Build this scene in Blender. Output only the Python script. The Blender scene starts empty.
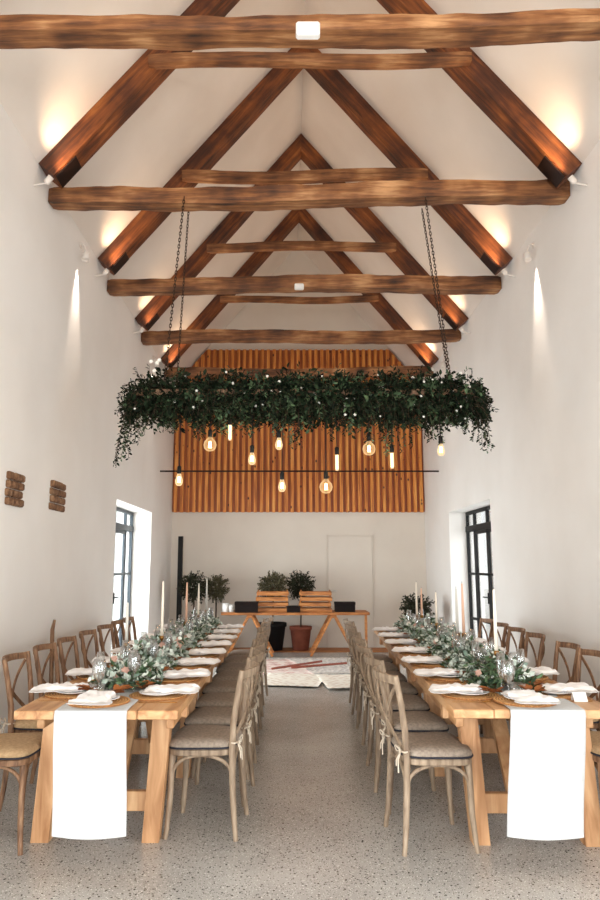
import bpy, math, random
from mathutils import Vector, Matrix, noise
random.seed(7)
PI = math.pi
scene = bpy.context.scene
COL = scene.collection

# ------------------------------------------------------------------ helpers
class MB:
    """collects shapes, then links them as one mesh object"""
    def __init__(s): s.v = []; s.f = []; s.sm = []
    def add(s, vs, fs, smooth=False, M=None):
        o = len(s.v)
        s.v += [tuple(M @ Vector(p)) if M else tuple(p) for p in vs]
        s.f += [tuple(i + o for i in f) for f in fs]
        s.sm += [smooth] * len(fs)
    def box(s, x0, y0, z0, x1, y1, z1, M=None):
        vs = [(x, y, z) for z in (z0, z1) for y in (y0, y1) for x in (x0, x1)]
        fs = [(0,2,3,1), (4,5,7,6), (0,1,5,4), (2,6,7,3), (0,4,6,2), (1,3,7,5)]
        s.add(vs, fs, False, M)
    def cbox(s, x0, y0, z0, x1, y1, z1, b=0.004, M=None):
        """box with chamfered edges"""
        b = min(b, (x1-x0)/2.5, (y1-y0)/2.5, (z1-z0)/2.5)
        vs = []; idx = {}
        X = (x0, x1); Y = (y0, y1); Z = (z0, z1)
        for i in range(2):
            for j in range(2):
                for k in range(2):
                    sx = b if i == 0 else -b; sy = b if j == 0 else -b; sz = b if k == 0 else -b
                    for a, p in enumerate(((X[i], Y[j]+sy, Z[k]+sz), (X[i]+sx, Y[j], Z[k]+sz), (X[i]+sx, Y[j]+sy, Z[k]))):
                        idx[i, j, k, a] = len(vs); vs.append(p)
        fs = []
        q = [(0,0),(1,0),(1,1),(0,1)]
        for i in range(2): fs.append([idx[i, a, c, 0] for a, c in (q if i else q[::-1])])
        for j in range(2): fs.append([idx[a, j, c, 1] for a, c in (q[::-1] if j else q)])
        for k in range(2): fs.append([idx[a, c, k, 2] for a, c in (q if k else q[::-1])])
        cen = Vector(((x0+x1)/2, (y0+y1)/2, (z0+z1)/2))
        def quad(l):
            c = [Vector(vs[i]) for i in l]
            n = (c[1]-c[0]).cross(c[2]-c[0])
            m = sum(c, Vector())/len(c) - cen
            fs.append(l if n.dot(m) > 0 else l[::-1])
        for i in range(2):
            for j in range(2): quad([idx[i,j,0,0], idx[i,j,1,0], idx[i,j,1,1], idx[i,j,0,1]])
            for k in range(2): quad([idx[i,0,k,0], idx[i,1,k,0], idx[i,1,k,2], idx[i,0,k,2]])
        for j in range(2):
            for k in range(2): quad([idx[0,j,k,1], idx[1,j,k,1], idx[1,j,k,2], idx[0,j,k,2]])
        for i in range(2):
            for j in range(2):
                for k in range(2): quad([idx[i,j,k,0], idx[i,j,k,1], idx[i,j,k,2]])
        s.add(vs, [tuple(f) for f in fs], False, M)
    def sweep(s, path, section, ups=None, smooth=True, M=None, scale=None, closed=False):
        """sweep a 2d section (list of (a,b)) along a path; a is along 'side', b along 'up'"""
        P = [Vector(p) for p in path]; n = len(P); m = len(section)
        vs = []; up = Vector(ups) if ups is not None else None
        T = []
        for i in range(n):
            if closed: t = P[(i+1) % n] - P[i-1]
            else: t = P[min(i+1, n-1)] - P[max(i-1, 0)]
            T.append(t.normalized())
        if up is None:
            up = Vector((0,0,1)) if abs(T[0].z) < .9 else Vector((1,0,0))
            free = True
        else: free = False
        for i in range(n):
            t = T[i]
            u = (up - t*up.dot(t)).normalized()
            if free: up = u
            sd = t.cross(u)
            k = scale[i] if scale else 1
            for a, b in section: vs.append(P[i] + sd*(a*k) + u*(b*k))
        fs = []
        for i in range(n if closed else n-1):
            for j in range(m):
                a = i*m + j; b = i*m + (j+1) % m
                c = ((i+1) % n)*m + (j+1) % m; d = ((i+1) % n)*m + j
                fs.append((a, d, c, b))
        s.add(vs, fs, smooth, M)
        if not closed:
            s.add([vs[j] for j in range(m)], [tuple(range(m))], False, M)
            s.add([vs[(n-1)*m+j] for j in range(m)], [tuple(range(m))[::-1]], False, M)
    def tube(s, path, r, n=8, M=None, closed=False):
        if isinstance(r, (list, tuple)): sc = list(r)
        else: sc = [r]*len(path)
        sec = [(math.cos(2*PI*i/n), math.sin(2*PI*i/n)) for i in range(n)]
        s.sweep(path, sec, None, True, M, sc, closed)
    def lathe(s, prof, n=20, M=None, smooth=True):
        vs = []; fs = []
        for r, z in prof:
            for i in range(n): vs.append((r*math.cos(2*PI*i/n), r*math.sin(2*PI*i/n), z))
        for k in range(len(prof)-1):
            for i in range(n):
                j = (i+1) % n
                fs.append((k*n+i, k*n+j, (k+1)*n+j, (k+1)*n+i))
        s.add(vs, fs, smooth, M)
        for k, rev in ((0, True), (len(prof)-1, False)):
            if prof[k][0] > 1e-4:
                f = tuple(range(k*n, k*n+n)); 
                s.add([vs[i] for i in f], [tuple(range(n))[::-1] if rev else tuple(range(n))], False, M)
    def build(s, name, mat, parent=None, loc=None):
        me = bpy.data.meshes.new(name)
        me.from_pydata(s.v, [], s.f); me.materials.append(mat)
        me.polygons.foreach_set('use_smooth', s.sm); me.update()
        o = bpy.data.objects.new(name, me); COL.objects.link(o)
        if parent: o.parent = parent
        if loc: o.location = loc
        return o

def tag(o, label=None, cat=None, group=None, kind=None):
    if label: o['label'] = label
    if cat: o['category'] = cat
    if group: o['group'] = group
    if kind: o['kind'] = kind
    return o
def empty(name, loc=(0,0,0), rz=0, label=None, cat=None, group=None):
    o = bpy.data.objects.new(name, None); COL.objects.link(o)
    o.location = loc; o.rotation_euler = (0,0,rz); o.empty_display_size = .1
    return tag(o, label, cat, group)
def kids(o): return [c for c in bpy.data.objects if c.parent is o]
def copy_tree(o, parent=None):
    c = o.copy(); COL.objects.link(c); c.parent = parent
    for ch in kids(o): copy_tree(ch, c)
    return c
def place(proto, used, loc, rz, label, cat, group, tilt=None):
    """first call uses the prototype itself"""
    if not used: used.append(1); o = proto
    else: o = copy_tree(proto)
    o.location = loc; o.rotation_euler = (0, 0, rz) if tilt is None else tilt
    tag(o, label, cat, group)
    return o
ORD = ['nearest the camera', 'second from the camera', 'third from the camera', 'fourth from the camera', 'fifth from the camera',
       'sixth from the camera', 'seventh from the camera', 'farthest from the camera']
def ordw(i, n): return ORD[-1] if i == n-1 else ORD[i]

# ------------------------------------------------------------------ materials
def new_mat(name):
    m = bpy.data.materials.new(name); m.use_nodes = True
    nt = m.node_tree; b = nt.nodes['Principled BSDF']
    return m, nt, b
def N(nt, t, **k):
    n = nt.nodes.new(t)
    for a, v in k.items(): setattr(n, a, v)
    return n
def plain(name, col, rough=.6, metal=0, spec=None):
    m, nt, b = new_mat(name)
    b.inputs['Base Color'].default_value = (*col, 1); b.inputs['Roughness'].default_value = rough
    b.inputs['Metallic'].default_value = metal
    if spec is not None: b.inputs['Specular IOR Level'].default_value = spec
    return m
def ramp(nt, stops, fac):
    r = N(nt, 'ShaderNodeValToRGB'); e = r.color_ramp.elements
    while len(e) < len(stops): e.new(.5)
    for i, (p, c) in enumerate(stops): e[i].position = p; e[i].color = (*c, 1)
    nt.links.new(fac, r.inputs[0]); return r
def noisy(name, stops, scale=(1,1,1), ns=5, detail=6, rough=.6, bump=.2, bdist=.01, coords='Object', bscale=None, rs=None, distortion=0, randobj=0):
    m, nt, b = new_mat(name); L = nt.links
    tc = N(nt, 'ShaderNodeTexCoord'); mp = N(nt, 'ShaderNodeMapping'); mp.inputs['Scale'].default_value = scale
    L.new(tc.outputs[coords], mp.inputs[0])
    if randobj:
        oi = N(nt, 'ShaderNodeObjectInfo'); cm = N(nt, 'ShaderNodeMath', operation='MULTIPLY'); cm.inputs[1].default_value = 37
        L.new(oi.outputs['Random'], cm.inputs[0]); cx = N(nt, 'ShaderNodeCombineXYZ')
        for k in range(3): L.new(cm.outputs[0], cx.inputs[k])
        L.new(cx.outputs[0], mp.inputs['Location'])
    n = N(nt, 'ShaderNodeTexNoise'); n.inputs['Scale'].default_value = ns; n.inputs['Detail'].default_value = detail
    n.inputs['Distortion'].default_value = distortion
    L.new(mp.outputs[0], n.inputs['Vector'])
    r = ramp(nt, stops, n.outputs['Fac']); L.new(r.outputs[0], b.inputs['Base Color'])
    b.inputs['Roughness'].default_value = rough
    if bump:
        bp = N(nt, 'ShaderNodeBump'); bp.inputs['Strength'].default_value = bump; bp.inputs['Distance'].default_value = bdist
        if bscale:
            n2 = N(nt, 'ShaderNodeTexNoise'); n2.inputs['Scale'].default_value = bscale; n2.inputs['Detail'].default_value = 5
            L.new(tc.outputs[coords], n2.inputs['Vector']); L.new(n2.outputs['Fac'], bp.inputs['Height'])
        else: L.new(n.outputs['Fac'], bp.inputs['Height'])
        L.new(bp.outputs[0], b.inputs['Normal'])
    return m

def S(r, g, b):
    f = lambda c: (c/255/12.92) if c/255 <= .04045 else ((c/255+.055)/1.055)**2.4
    return (f(r), f(g), f(b))

M = {}
M['plaster'] = noisy('plaster', [(.3, S(234,229,223)), (.7, S(241,237,232))], ns=1.2, rough=.85, bump=.25, bdist=.01, bscale=6)
M['back_plaster'] = noisy('back_plaster', [(.3, S(220,209,196)), (.7, S(228,218,205))], ns=1.4, rough=.85, bump=.2, bdist=.01, bscale=6)
M['ceiling'] = noisy('ceiling_plaster', [(.3, S(226,215,204)), (.7, S(234,224,214))], ns=1.5, rough=.9, bump=.3, bdist=.015, bscale=4)
def wood(name, stops, stretch, fine, rot=0, rough=.65, bump=.5):
    """grain running along local x (after rotating by rot about y)"""
    m, nt, b = new_mat(name); L = nt.links
    tc = N(nt, 'ShaderNodeTexCoord'); m0 = N(nt, 'ShaderNodeMapping'); m0.inputs['Rotation'].default_value = (0, rot, 0); L.new(tc.outputs['Object'], m0.inputs[0])
    oi = N(nt, 'ShaderNodeObjectInfo'); cm = N(nt, 'ShaderNodeMath', operation='MULTIPLY'); cm.inputs[1].default_value = 37; L.new(oi.outputs['Random'], cm.inputs[0])
    cx = N(nt, 'ShaderNodeCombineXYZ')
    for k in range(3): L.new(cm.outputs[0], cx.inputs[k])
    mp = N(nt, 'ShaderNodeMapping'); mp.inputs['Scale'].default_value = (stretch, fine, fine); L.new(m0.outputs[0], mp.inputs[0]); L.new(cx.outputs[0], mp.inputs['Location'])
    n = N(nt, 'ShaderNodeTexNoise'); n.inputs['Scale'].default_value = 3; n.inputs['Detail'].default_value = 9; n.inputs['Roughness'].default_value = .62; n.inputs['Distortion'].default_value = .25; L.new(mp.outputs[0], n.inputs['Vector'])
    n2 = N(nt, 'ShaderNodeTexNoise'); n2.inputs['Scale'].default_value = 2.2; n2.inputs['Detail'].default_value = 3; L.new(m0.outputs[0], n2.inputs['Vector'])
    ad = N(nt, 'ShaderNodeMath', operation='MULTIPLY_ADD'); ad.inputs[1].default_value = .55; L.new(n2.outputs['Fac'], ad.inputs[0])
    mu = N(nt, 'ShaderNodeMath', operation='MULTIPLY'); mu.inputs[1].default_value = .45; L.new(n.outputs['Fac'], mu.inputs[0]); L.new(mu.outputs[0], ad.inputs[2])
    r = ramp(nt, stops, ad.outputs[0]); L.new(r.outputs[0], b.inputs['Base Color']); b.inputs['Roughness'].default_value = rough
    bp = N(nt, 'ShaderNodeBump'); bp.inputs['Strength'].default_value = bump; bp.inputs['Distance'].default_value = .015; L.new(n.outputs['Fac'], bp.inputs['Height']); L.new(bp.outputs[0], b.inputs['Normal'])
    return m
M['beam_x'] = wood('tie_beam_oak', [(.36, S(44,24,12)), (.45, S(98,58,30)), (.54, S(142,92,52)), (.66, S(200,150,102))], .8, 9)
RS = [(.36, S(36,15,6)), (.48, S(86,42,15)), (.58, S(132,72,28)), (.68, S(172,104,48))]
M['rafter_l'] = wood('rafter_oak_left', RS, .7, 8, math.atan(1.213))
M['rafter_r'] = wood('rafter_oak_right', RS, .7, 8, -math.atan(1.213))
M['slat'] = None
def slat_mat(name, dark=False):
    m, nt, b = new_mat(name); L = nt.links
    tc = N(nt, 'ShaderNodeTexCoord'); mp = N(nt, 'ShaderNodeMapping'); mp.inputs['Scale'].default_value = (9.7, 9.7, .6)
    L.new(tc.outputs['Object'], mp.inputs[0])
    n = N(nt, 'ShaderNodeTexNoise'); n.inputs['Scale'].default_value = 2.2; n.inputs['Detail'].default_value = 7
    L.new(mp.outputs[0], n.inputs['Vector'])
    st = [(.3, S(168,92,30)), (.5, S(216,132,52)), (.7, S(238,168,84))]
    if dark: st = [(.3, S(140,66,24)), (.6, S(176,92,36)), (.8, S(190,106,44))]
    r = ramp(nt, st, n.outputs['Fac'])
    v = N(nt, 'ShaderNodeTexVoronoi'); v.inputs['Scale'].default_value = 7
    mp2 = N(nt, 'ShaderNodeMapping'); mp2.inputs['Scale'].default_value = (1, 1, .7); L.new(tc.outputs['Object'], mp2.inputs[0]); L.new(mp2.outputs[0], v.inputs['Vector'])
    k = N(nt, 'ShaderNodeMapRange'); k.inputs[1].default_value = .07; k.inputs[2].default_value = .16
    L.new(v.outputs['Distance'], k.inputs[0])
    mx = N(nt, 'ShaderNodeMixRGB', blend_type='MIX'); mx.inputs[1].default_value = (*S(70,28,10), 1)
    L.new(k.outputs[0], mx.inputs[0]); L.new(r.outputs[0], mx.inputs[2]); L.new(mx.outputs[0], b.inputs['Base Color'])
    b.inputs['Roughness'].default_value = .5
    return m
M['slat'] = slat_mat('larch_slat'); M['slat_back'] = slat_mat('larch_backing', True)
M['table_wood'] = noisy('table_pine', [(.3, S(150,100,58)), (.5, S(190,142,96)), (.72, S(214,172,126))], scale=(5,.7,5), ns=3, rough=.5, bump=.25, bdist=.004, distortion=.7, randobj=1)
M['leg_wood'] = noisy('leg_pine', [(.3, S(158,108,66)), (.5, S(196,148,104)), (.72, S(220,180,136))], scale=(5,5,.7), ns=3, rough=.55, bump=.2, bdist=.004, distortion=.7, randobj=1)
M['limed'] = noisy('limed_oak', [(.3, S(112,92,74)), (.5, S(144,123,101)), (.72, S(170,149,126))], scale=(6,6,1), ns=7, rough=.65, bump=.3, bdist=.003, randobj=1)
M['oak'] = noisy('weathered_oak', [(.3, S(84,56,36)), (.5, S(128,92,64)), (.72, S(160,124,92))], scale=(6,6,1), ns=9, rough=.6, bump=.3, bdist=.003, randobj=1)
M['cushion'] = noisy('linen_cushion', [(.35, S(134,120,106)), (.65, S(158,143,128))], ns=60, rough=.95, bump=.3, bdist=.002)
M['cushion_tan'] = noisy('tan_cushion', [(.35, S(164,134,98)), (.65, S(186,156,118))], ns=60, rough=.95, bump=.3, bdist=.002)
M['piping'] = plain('dark_piping', S(34,34,44), .8)
M['tie'] = plain('cushion_tie', S(205,190,170), .9)
M['cloth'] = noisy('white_linen', [(.3, S(188,188,187)), (.7, S(196,196,195))], ns=40, rough=.9, bump=.35, bdist=.002)
M['napkin'] = noisy('napkin_linen', [(.3, S(244,240,238)), (.7, S(253,250,248))], ns=14, rough=.9, bump=.5, bdist=.006)
M['black'] = plain('black_steel', S(16,15,15), .6, 0, .3)
M['grey_steel'] = plain('grey_steel', S(58,66,72), .45, .3)
M['white'] = plain('white_plastic', S(238,236,232), .4)
M['lampwhite'] = plain('lamp_white', S(225,215,205), .4)
M['brass'] = plain('antique_brass', S(150,110,60), .3, 1)
M['rod'] = plain('dark_iron', S(38,22,16), .5, .5)
M['chain'] = plain('rusty_chain', S(60,40,28), .5, .7)
M['candle_w'] = plain('white_wax', S(244,232,214), .5)
M['candle_p'] = plain('blush_wax', S(226,180,152), .5)
M['candle_g'] = plain('grey_wax', S(205,200,190), .5)
M['terracotta'] = noisy('terracotta', [(.3, S(128,66,48)), (.7, S(154,86,64))], ns=8, rough=.8, bump=.1)
M['blackpot'] = plain('black_pot', S(20,17,17), .8, 0, .3)
M['soil'] = plain('soil', S(48,34,26), .95)
M['bark'] = plain('bark', S(78,60,44), .9)
M['crate'] = noisy('crate_wood', [(.3, S(128,74,32)), (.5, S(174,108,52)), (.75, S(204,140,78))], scale=(.8,5,5), ns=6, rough=.6, bump=.2, randobj=1)
M['darkbox'] = plain('dark_card', S(26,18,16), .9, 0, .2)
M['stonew'] = noisy('exposed_stone', [(.3, S(78,50,34)), (.5, S(122,86,58)), (.7, S(158,124,94))], ns=22, rough=.9, bump=1, bdist=.02)
M['plate'] = plain('white_china', S(244,242,240), .25)
M['gold'] = plain('gold_cutlery', S(200,150,80), .25, 1)
M['card'] = plain('paper_card', S(232,228,222), .8)
M['red_stick'] = plain('red_brown_stick', S(140,66,44), .6)
M['amber'] = plain('dried_amber_leaf', S(150,86,36), .7)
M['ribbon'] = plain('blush_flower', S(214,170,152), .8)
M['ivory'] = plain('white_flower', S(240,236,226), .8)
M['ground'] = noisy('gravel_ground', [(.3, S(150,146,138)), (.7, S(190,186,178))], ns=9, rough=.9, bump=.3)

def leaf_mat(name, c0, c1, rough=.5, spec=.4):
    m, nt, b = new_mat(name); L = nt.links
    g = N(nt, 'ShaderNodeNewGeometry')
    r = ramp(nt, [(0, c0), (1, c1)], g.outputs['Random Per Island'])
    L.new(r.outputs[0], b.inputs['Base Color']); b.inputs['Roughness'].default_value = rough; b.inputs['Specular IOR Level'].default_value = spec
    return m
M['leaf_dark'] = leaf_mat('dark_leaves', S(8,14,8), S(36,50,31), .7, .12)
M['leaf_pale'] = leaf_mat('eucalyptus_leaves', S(112,134,118), S(226,232,220), .6)
M['leaf_mid'] = leaf_mat('ruscus_leaves', S(30,52,32), S(96,120,84), .5, .3)
M['leaf_topiary'] = leaf_mat('topiary_leaves', S(16,20,12), S(56,60,40), .7, .2)
M['leaf_olive'] = leaf_mat('olive_leaves', S(52,52,34), S(122,116,84))

def rattan():
    m, nt, b = new_mat('rattan'); L = nt.links
    tc = N(nt, 'ShaderNodeTexCoord'); w = N(nt, 'ShaderNodeTexWave'); w.wave_type = 'RINGS'; w.rings_direction = 'Z'
    w.inputs['Scale'].default_value = 22; w.inputs['Distortion'].default_value = 3; w.inputs['Detail Scale'].default_value = 6
    L.new(tc.outputs['Object'], w.inputs['Vector'])
    r = ramp(nt, [(0, S(140,84,36)), (.6, S(214,152,84)), (1, S(238,190,124))], w.outputs['Fac'])
    L.new(r.outputs[0], b.inputs['Base Color']); b.inputs['Roughness'].default_value = .6
    bp = N(nt, 'ShaderNodeBump'); bp.inputs['Distance'].default_value = .004; L.new(w.outputs['Fac'], bp.inputs['Height']); L.new(bp.outputs[0], b.inputs['Normal'])
    return m
M['rattan'] = rattan()

def concrete():
    m, nt, b = new_mat('polished_concrete'); L = nt.links
    tc = N(nt, 'ShaderNodeTexCoord')
    n = N(nt, 'ShaderNodeTexNoise'); n.inputs['Scale'].default_value = 1.3; n.inputs['Detail'].default_value = 8; L.new(tc.outputs['Object'], n.inputs['Vector'])
    base = ramp(nt, [(.3, S(158,154,148)), (.7, S(188,184,178))], n.outputs['Fac'])
    cur = base.outputs[0]
    for sc, lo, hi, c in ((36, .16, .21, S(48,42,38)), (52, .13, .18, S(236,232,226)), (70, .18, .24, S(76,68,58)), (100, .16, .22, S(232,226,218))):
        v = N(nt, 'ShaderNodeTexVoronoi'); v.inputs['Scale'].default_value = sc
        mp = N(nt, 'ShaderNodeMapping'); mp.inputs['Location'].default_value = (sc, sc*.3, 0); L.new(tc.outputs['Object'], mp.inputs[0]); L.new(mp.outputs[0], v.inputs['Vector'])
        k = N(nt, 'ShaderNodeMapRange'); k.inputs[1].default_value = lo; k.inputs[2].default_value = hi; k.inputs[3].default_value = 1; k.inputs[4].default_value = 0
        L.new(v.outputs['Distance'], k.inputs[0])
        mx = N(nt, 'ShaderNodeMixRGB'); L.new(k.outputs[0], mx.inputs[0]); L.new(cur, mx.inputs[1]); mx.inputs[2].default_value = (*c, 1); cur = mx.outputs[0]
    L.new(cur, b.inputs['Base Color']); b.inputs['Roughness'].default_value = .24
    b.inputs['Specular IOR Level'].default_value = .5
    return m
M['floor'] = concrete()

def glass(name, tint=(1,1,1), ref=.12):
    """clear thin glass: see-through with a fresnel sheen"""
    m = bpy.data.materials.new(name); m.use_nodes = True; nt = m.node_tree; L = nt.links
    for n in list(nt.nodes): nt.nodes.remove(n)
    o = N(nt, 'ShaderNodeOutputMaterial'); t = N(nt, 'ShaderNodeBsdfTransparent'); t.inputs[0].default_value = (*tint, 1)
    g = N(nt, 'ShaderNodeBsdfGlossy'); g.inputs['Roughness'].default_value = .05
    lw = N(nt, 'ShaderNodeLayerWeight'); lw.inputs[0].default_value = .35
    ad = N(nt, 'ShaderNodeMath', operation='MULTIPLY_ADD'); ad.inputs[1].default_value = .85; ad.inputs[2].default_value = ref*.4; ad.use_clamp = True
    L.new(lw.outputs['Facing'], ad.inputs[0])
    mx = N(nt, 'ShaderNodeMixShader'); L.new(ad.outputs[0], mx.inputs[0]); L.new(t.outputs[0], mx.inputs[1]); L.new(g.outputs[0], mx.inputs[2]); L.new(mx.outputs[0], o.inputs[0])
    return m
M['glass'] = glass('clear_glassware', (.97,.98,.98), .16)
M['pane'] = glass('window_glass', (.97,.99,.99), .04)
M['bulbglass'] = None
def emis(name, col, s):
    m = bpy.data.materials.new(name); m.use_nodes = True; nt = m.node_tree
    for n in list(nt.nodes): nt.nodes.remove(n)
    o = N(nt, 'ShaderNodeOutputMaterial'); e = N(nt, 'ShaderNodeEmission'); e.inputs[0].default_value = (*col, 1); e.inputs[1].default_value = s
    nt.links.new(e.outputs[0], o.inputs[0]); return m
def bulb_mat(name, col, st, mixf):
    m = bpy.data.materials.new(name); m.use_nodes = True; nt = m.node_tree; L = nt.links
    for n in list(nt.nodes): nt.nodes.remove(n)
    o = N(nt, 'ShaderNodeOutputMaterial'); t = N(nt, 'ShaderNodeBsdfTransparent'); t.inputs[0].default_value = (1,.93,.82,1)
    g = N(nt, 'ShaderNodeEmission'); g.inputs[0].default_value = (*col,1); g.inputs[1].default_value = st
    lw = N(nt, 'ShaderNodeLayerWeight'); lw.inputs[0].default_value = .4
    ad = N(nt, 'ShaderNodeMath', operation='MULTIPLY_ADD'); ad.inputs[1].default_value = .5; ad.inputs[2].default_value = mixf; ad.use_clamp = True
    L.new(lw.outputs['Facing'], ad.inputs[0])
    mx = N(nt, 'ShaderNodeMixShader'); L.new(ad.outputs[0], mx.inputs[0]); L.new(t.outputs[0], mx.inputs[1]); L.new(g.outputs[0], mx.inputs[2]); L.new(mx.outputs[0], o.inputs[0])
    return m
M['bulbglass'] = bulb_mat('amber_bulb_glass', (1,.66,.32), 1.3, .10)
M['bulbfrost'] = bulb_mat('glowing_bulb_glass', (1,.72,.40), 1.6, .22)
M['filament'] = emis('glowing_filament', (1,.72,.38), 14)
M['lampface'] = emis('lamp_face', (1,.86,.7), 6)
M['flame'] = emis('candle_glow', (1,.45,.12), 2)

def rug_mat(name, a, b_, c, sc):
    m, nt, b = new_mat(name); L = nt.links
    tc = N(nt, 'ShaderNodeTexCoord')
    v = N(nt, 'ShaderNodeTexVoronoi'); v.distance = 'MANHATTAN'; v.inputs['Scale'].default_value = sc; v.inputs['Randomness'].default_value = .3
    L.new(tc.outputs['Object'], v.inputs['Vector'])
    r = ramp(nt, [(.2, c), (.34, a), (.5, b_), (.62, a)], v.outputs['Distance'])
    n = N(nt, 'ShaderNodeTexNoise'); n.inputs['Scale'].default_value = 3; n.inputs['Detail'].default_value = 8; L.new(tc.outputs['Object'], n.inputs['Vector'])
    k = N(nt, 'ShaderNodeMapRange'); k.inputs[1].default_value = .52; k.inputs[2].default_value = .66; L.new(n.outputs['Fac'], k.inputs[0])
    mx = N(nt, 'ShaderNodeMixRGB'); L.new(k.outputs[0], mx.inputs[0]); L.new(r.outputs[0], mx.inputs[1]); mx.inputs[2].default_value = (*a, 1)
    L.new(mx.outputs[0], b.inputs['Base Color']); b.inputs['Roughness'].default_value = .95
    return m
M['rug_a'] = rug_mat('grey_shag_rug', S(226,220,212), S(110,98,94), S(240,236,230), 8)
M['rug_b'] = rug_mat('faded_pink_rug', S(232,216,206), S(196,120,112), S(170,110,100), 5)
M['rug_c'] = rug_mat('cream_rug', S(234,226,212), S(206,182,160), S(240,234,222), 6)

# ------------------------------------------------------------------ dimensions
XL, XR, YB, YF = -2.13, 2.51, 12.9, -5.0
XC = (XL+XR)/2
EAVE, SL = 4.84, 1.213
APEX = EAVE + (XR-XC)*SL
TY = [3.87, 5.83, 7.87, 9.80, 11.74]
CAMH = 1.46

# ------------------------------------------------------------------ room shell
def struct(o, label=None): o['kind'] = 'structure'; o['label'] = label or o.name; return o
m = MB(); m.box(XL-.6, YF-.4, -.2, XR+.6, YB+.4, 0); struct(m.build('floor', M['floor']), 'polished concrete floor with speckled aggregate')
OP = (8.69, 10.95, 2.27)
OP2 = (.2, 2.46, 2.27)  # openings added beside the camera, out of view, to let in daylight
def side_wall(name, x0, x1):
    m = MB()
    m.box(x0, YF-.4, 0, x1, OP2[0], EAVE); m.box(x0, OP2[1], 0, x1, OP[0], EAVE); m.box(x0, OP[1], 0, x1, YB+.4, EAVE)
    for o_ in (OP, OP2): m.box(x0, o_[0], OP[2], x1, o_[1], EAVE)
    return struct(m.build(name, M['plaster']), 'plain white plastered side wall')
side_wall('wall_left', XL-.5, XL); side_wall('wall_right', XR, XR+.5)
def gable(name, y0, y1, mat):
    vs = [(XL-.5, y0, 0), (XR+.5, y0, 0), (XR+.5, y0, EAVE), (XR, y0, EAVE), (XC, y0, APEX), (XL, y0, EAVE), (XL-.5, y0, EAVE)]
    vs += [(a, y1, c) for a, _, c in vs]; n = 7
    fs = [tuple(range(n)), tuple(range(n, 2*n))[::-1]] + [(i, n+i, n+(i+1) % n, (i+1) % n) for i in range(n)]
    m = MB(); m.add(vs, fs); return struct(m.build(name, mat), 'plastered gable end wall')
gable('wall_back', YB, YB+.3, M['back_plaster'])
# front wall behind the camera, with a wide unseen opening added for daylight
m = MB()
fx0, fx1, fz = XL+.35, XR-.35, 3.9
m.box(XL-.5, YF-.3, 0, fx0, YF, EAVE); m.box(fx1, YF-.3, 0, XR+.5, YF, EAVE); m.box(fx0, YF-.3, fz, fx1, YF, EAVE)
vs = [(XL, YF-.3, EAVE), (XR, YF-.3, EAVE), (XC, YF-.3, APEX), (XL, YF, EAVE), (XR, YF, EAVE), (XC, YF, APEX)]
m.add(vs, [(0,1,2), (3,5,4), (0,3,4,1), (1,4,5,2), (2,5,3,0)])
struct(m.build('wall_front', M['plaster']), 'gable wall behind with wide glazed opening added for daylight')
m = MB()
for sx, X0 in ((-1, XL), (1, XR)):
    # slab above the slope
    x_out = X0 + sx*.5
    pts = [(X0, EAVE), (XC, APEX), (XC, APEX+.25), (x_out, EAVE+.0), (x_out, EAVE-.0)]
    pts = [(X0, EAVE), (XC, APEX), (XC, APEX+.3), (x_out, EAVE+.3-.5*SL*0), (x_out, EAVE)]
    k = len(pts)
    vs = [(x, YF-.4, z) for x, z in pts] + [(x, YB+.4, z) for x, z in pts]
    m.add(vs, [tuple(range(k)), tuple(range(k, 2*k))[::-1]] + [(i, k+i, k+(i+1) % k, (i+1) % k) for i in range(k)])
struct(m.build('ceiling', M['ceiling']), 'steep plastered pitched ceiling')
# ground outside
m = MB(); m.box(-40, -30, -.3, 40, 50, -.205); struct(m.build('ground', M['ground']), 'pale gravel ground outside')

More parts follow.
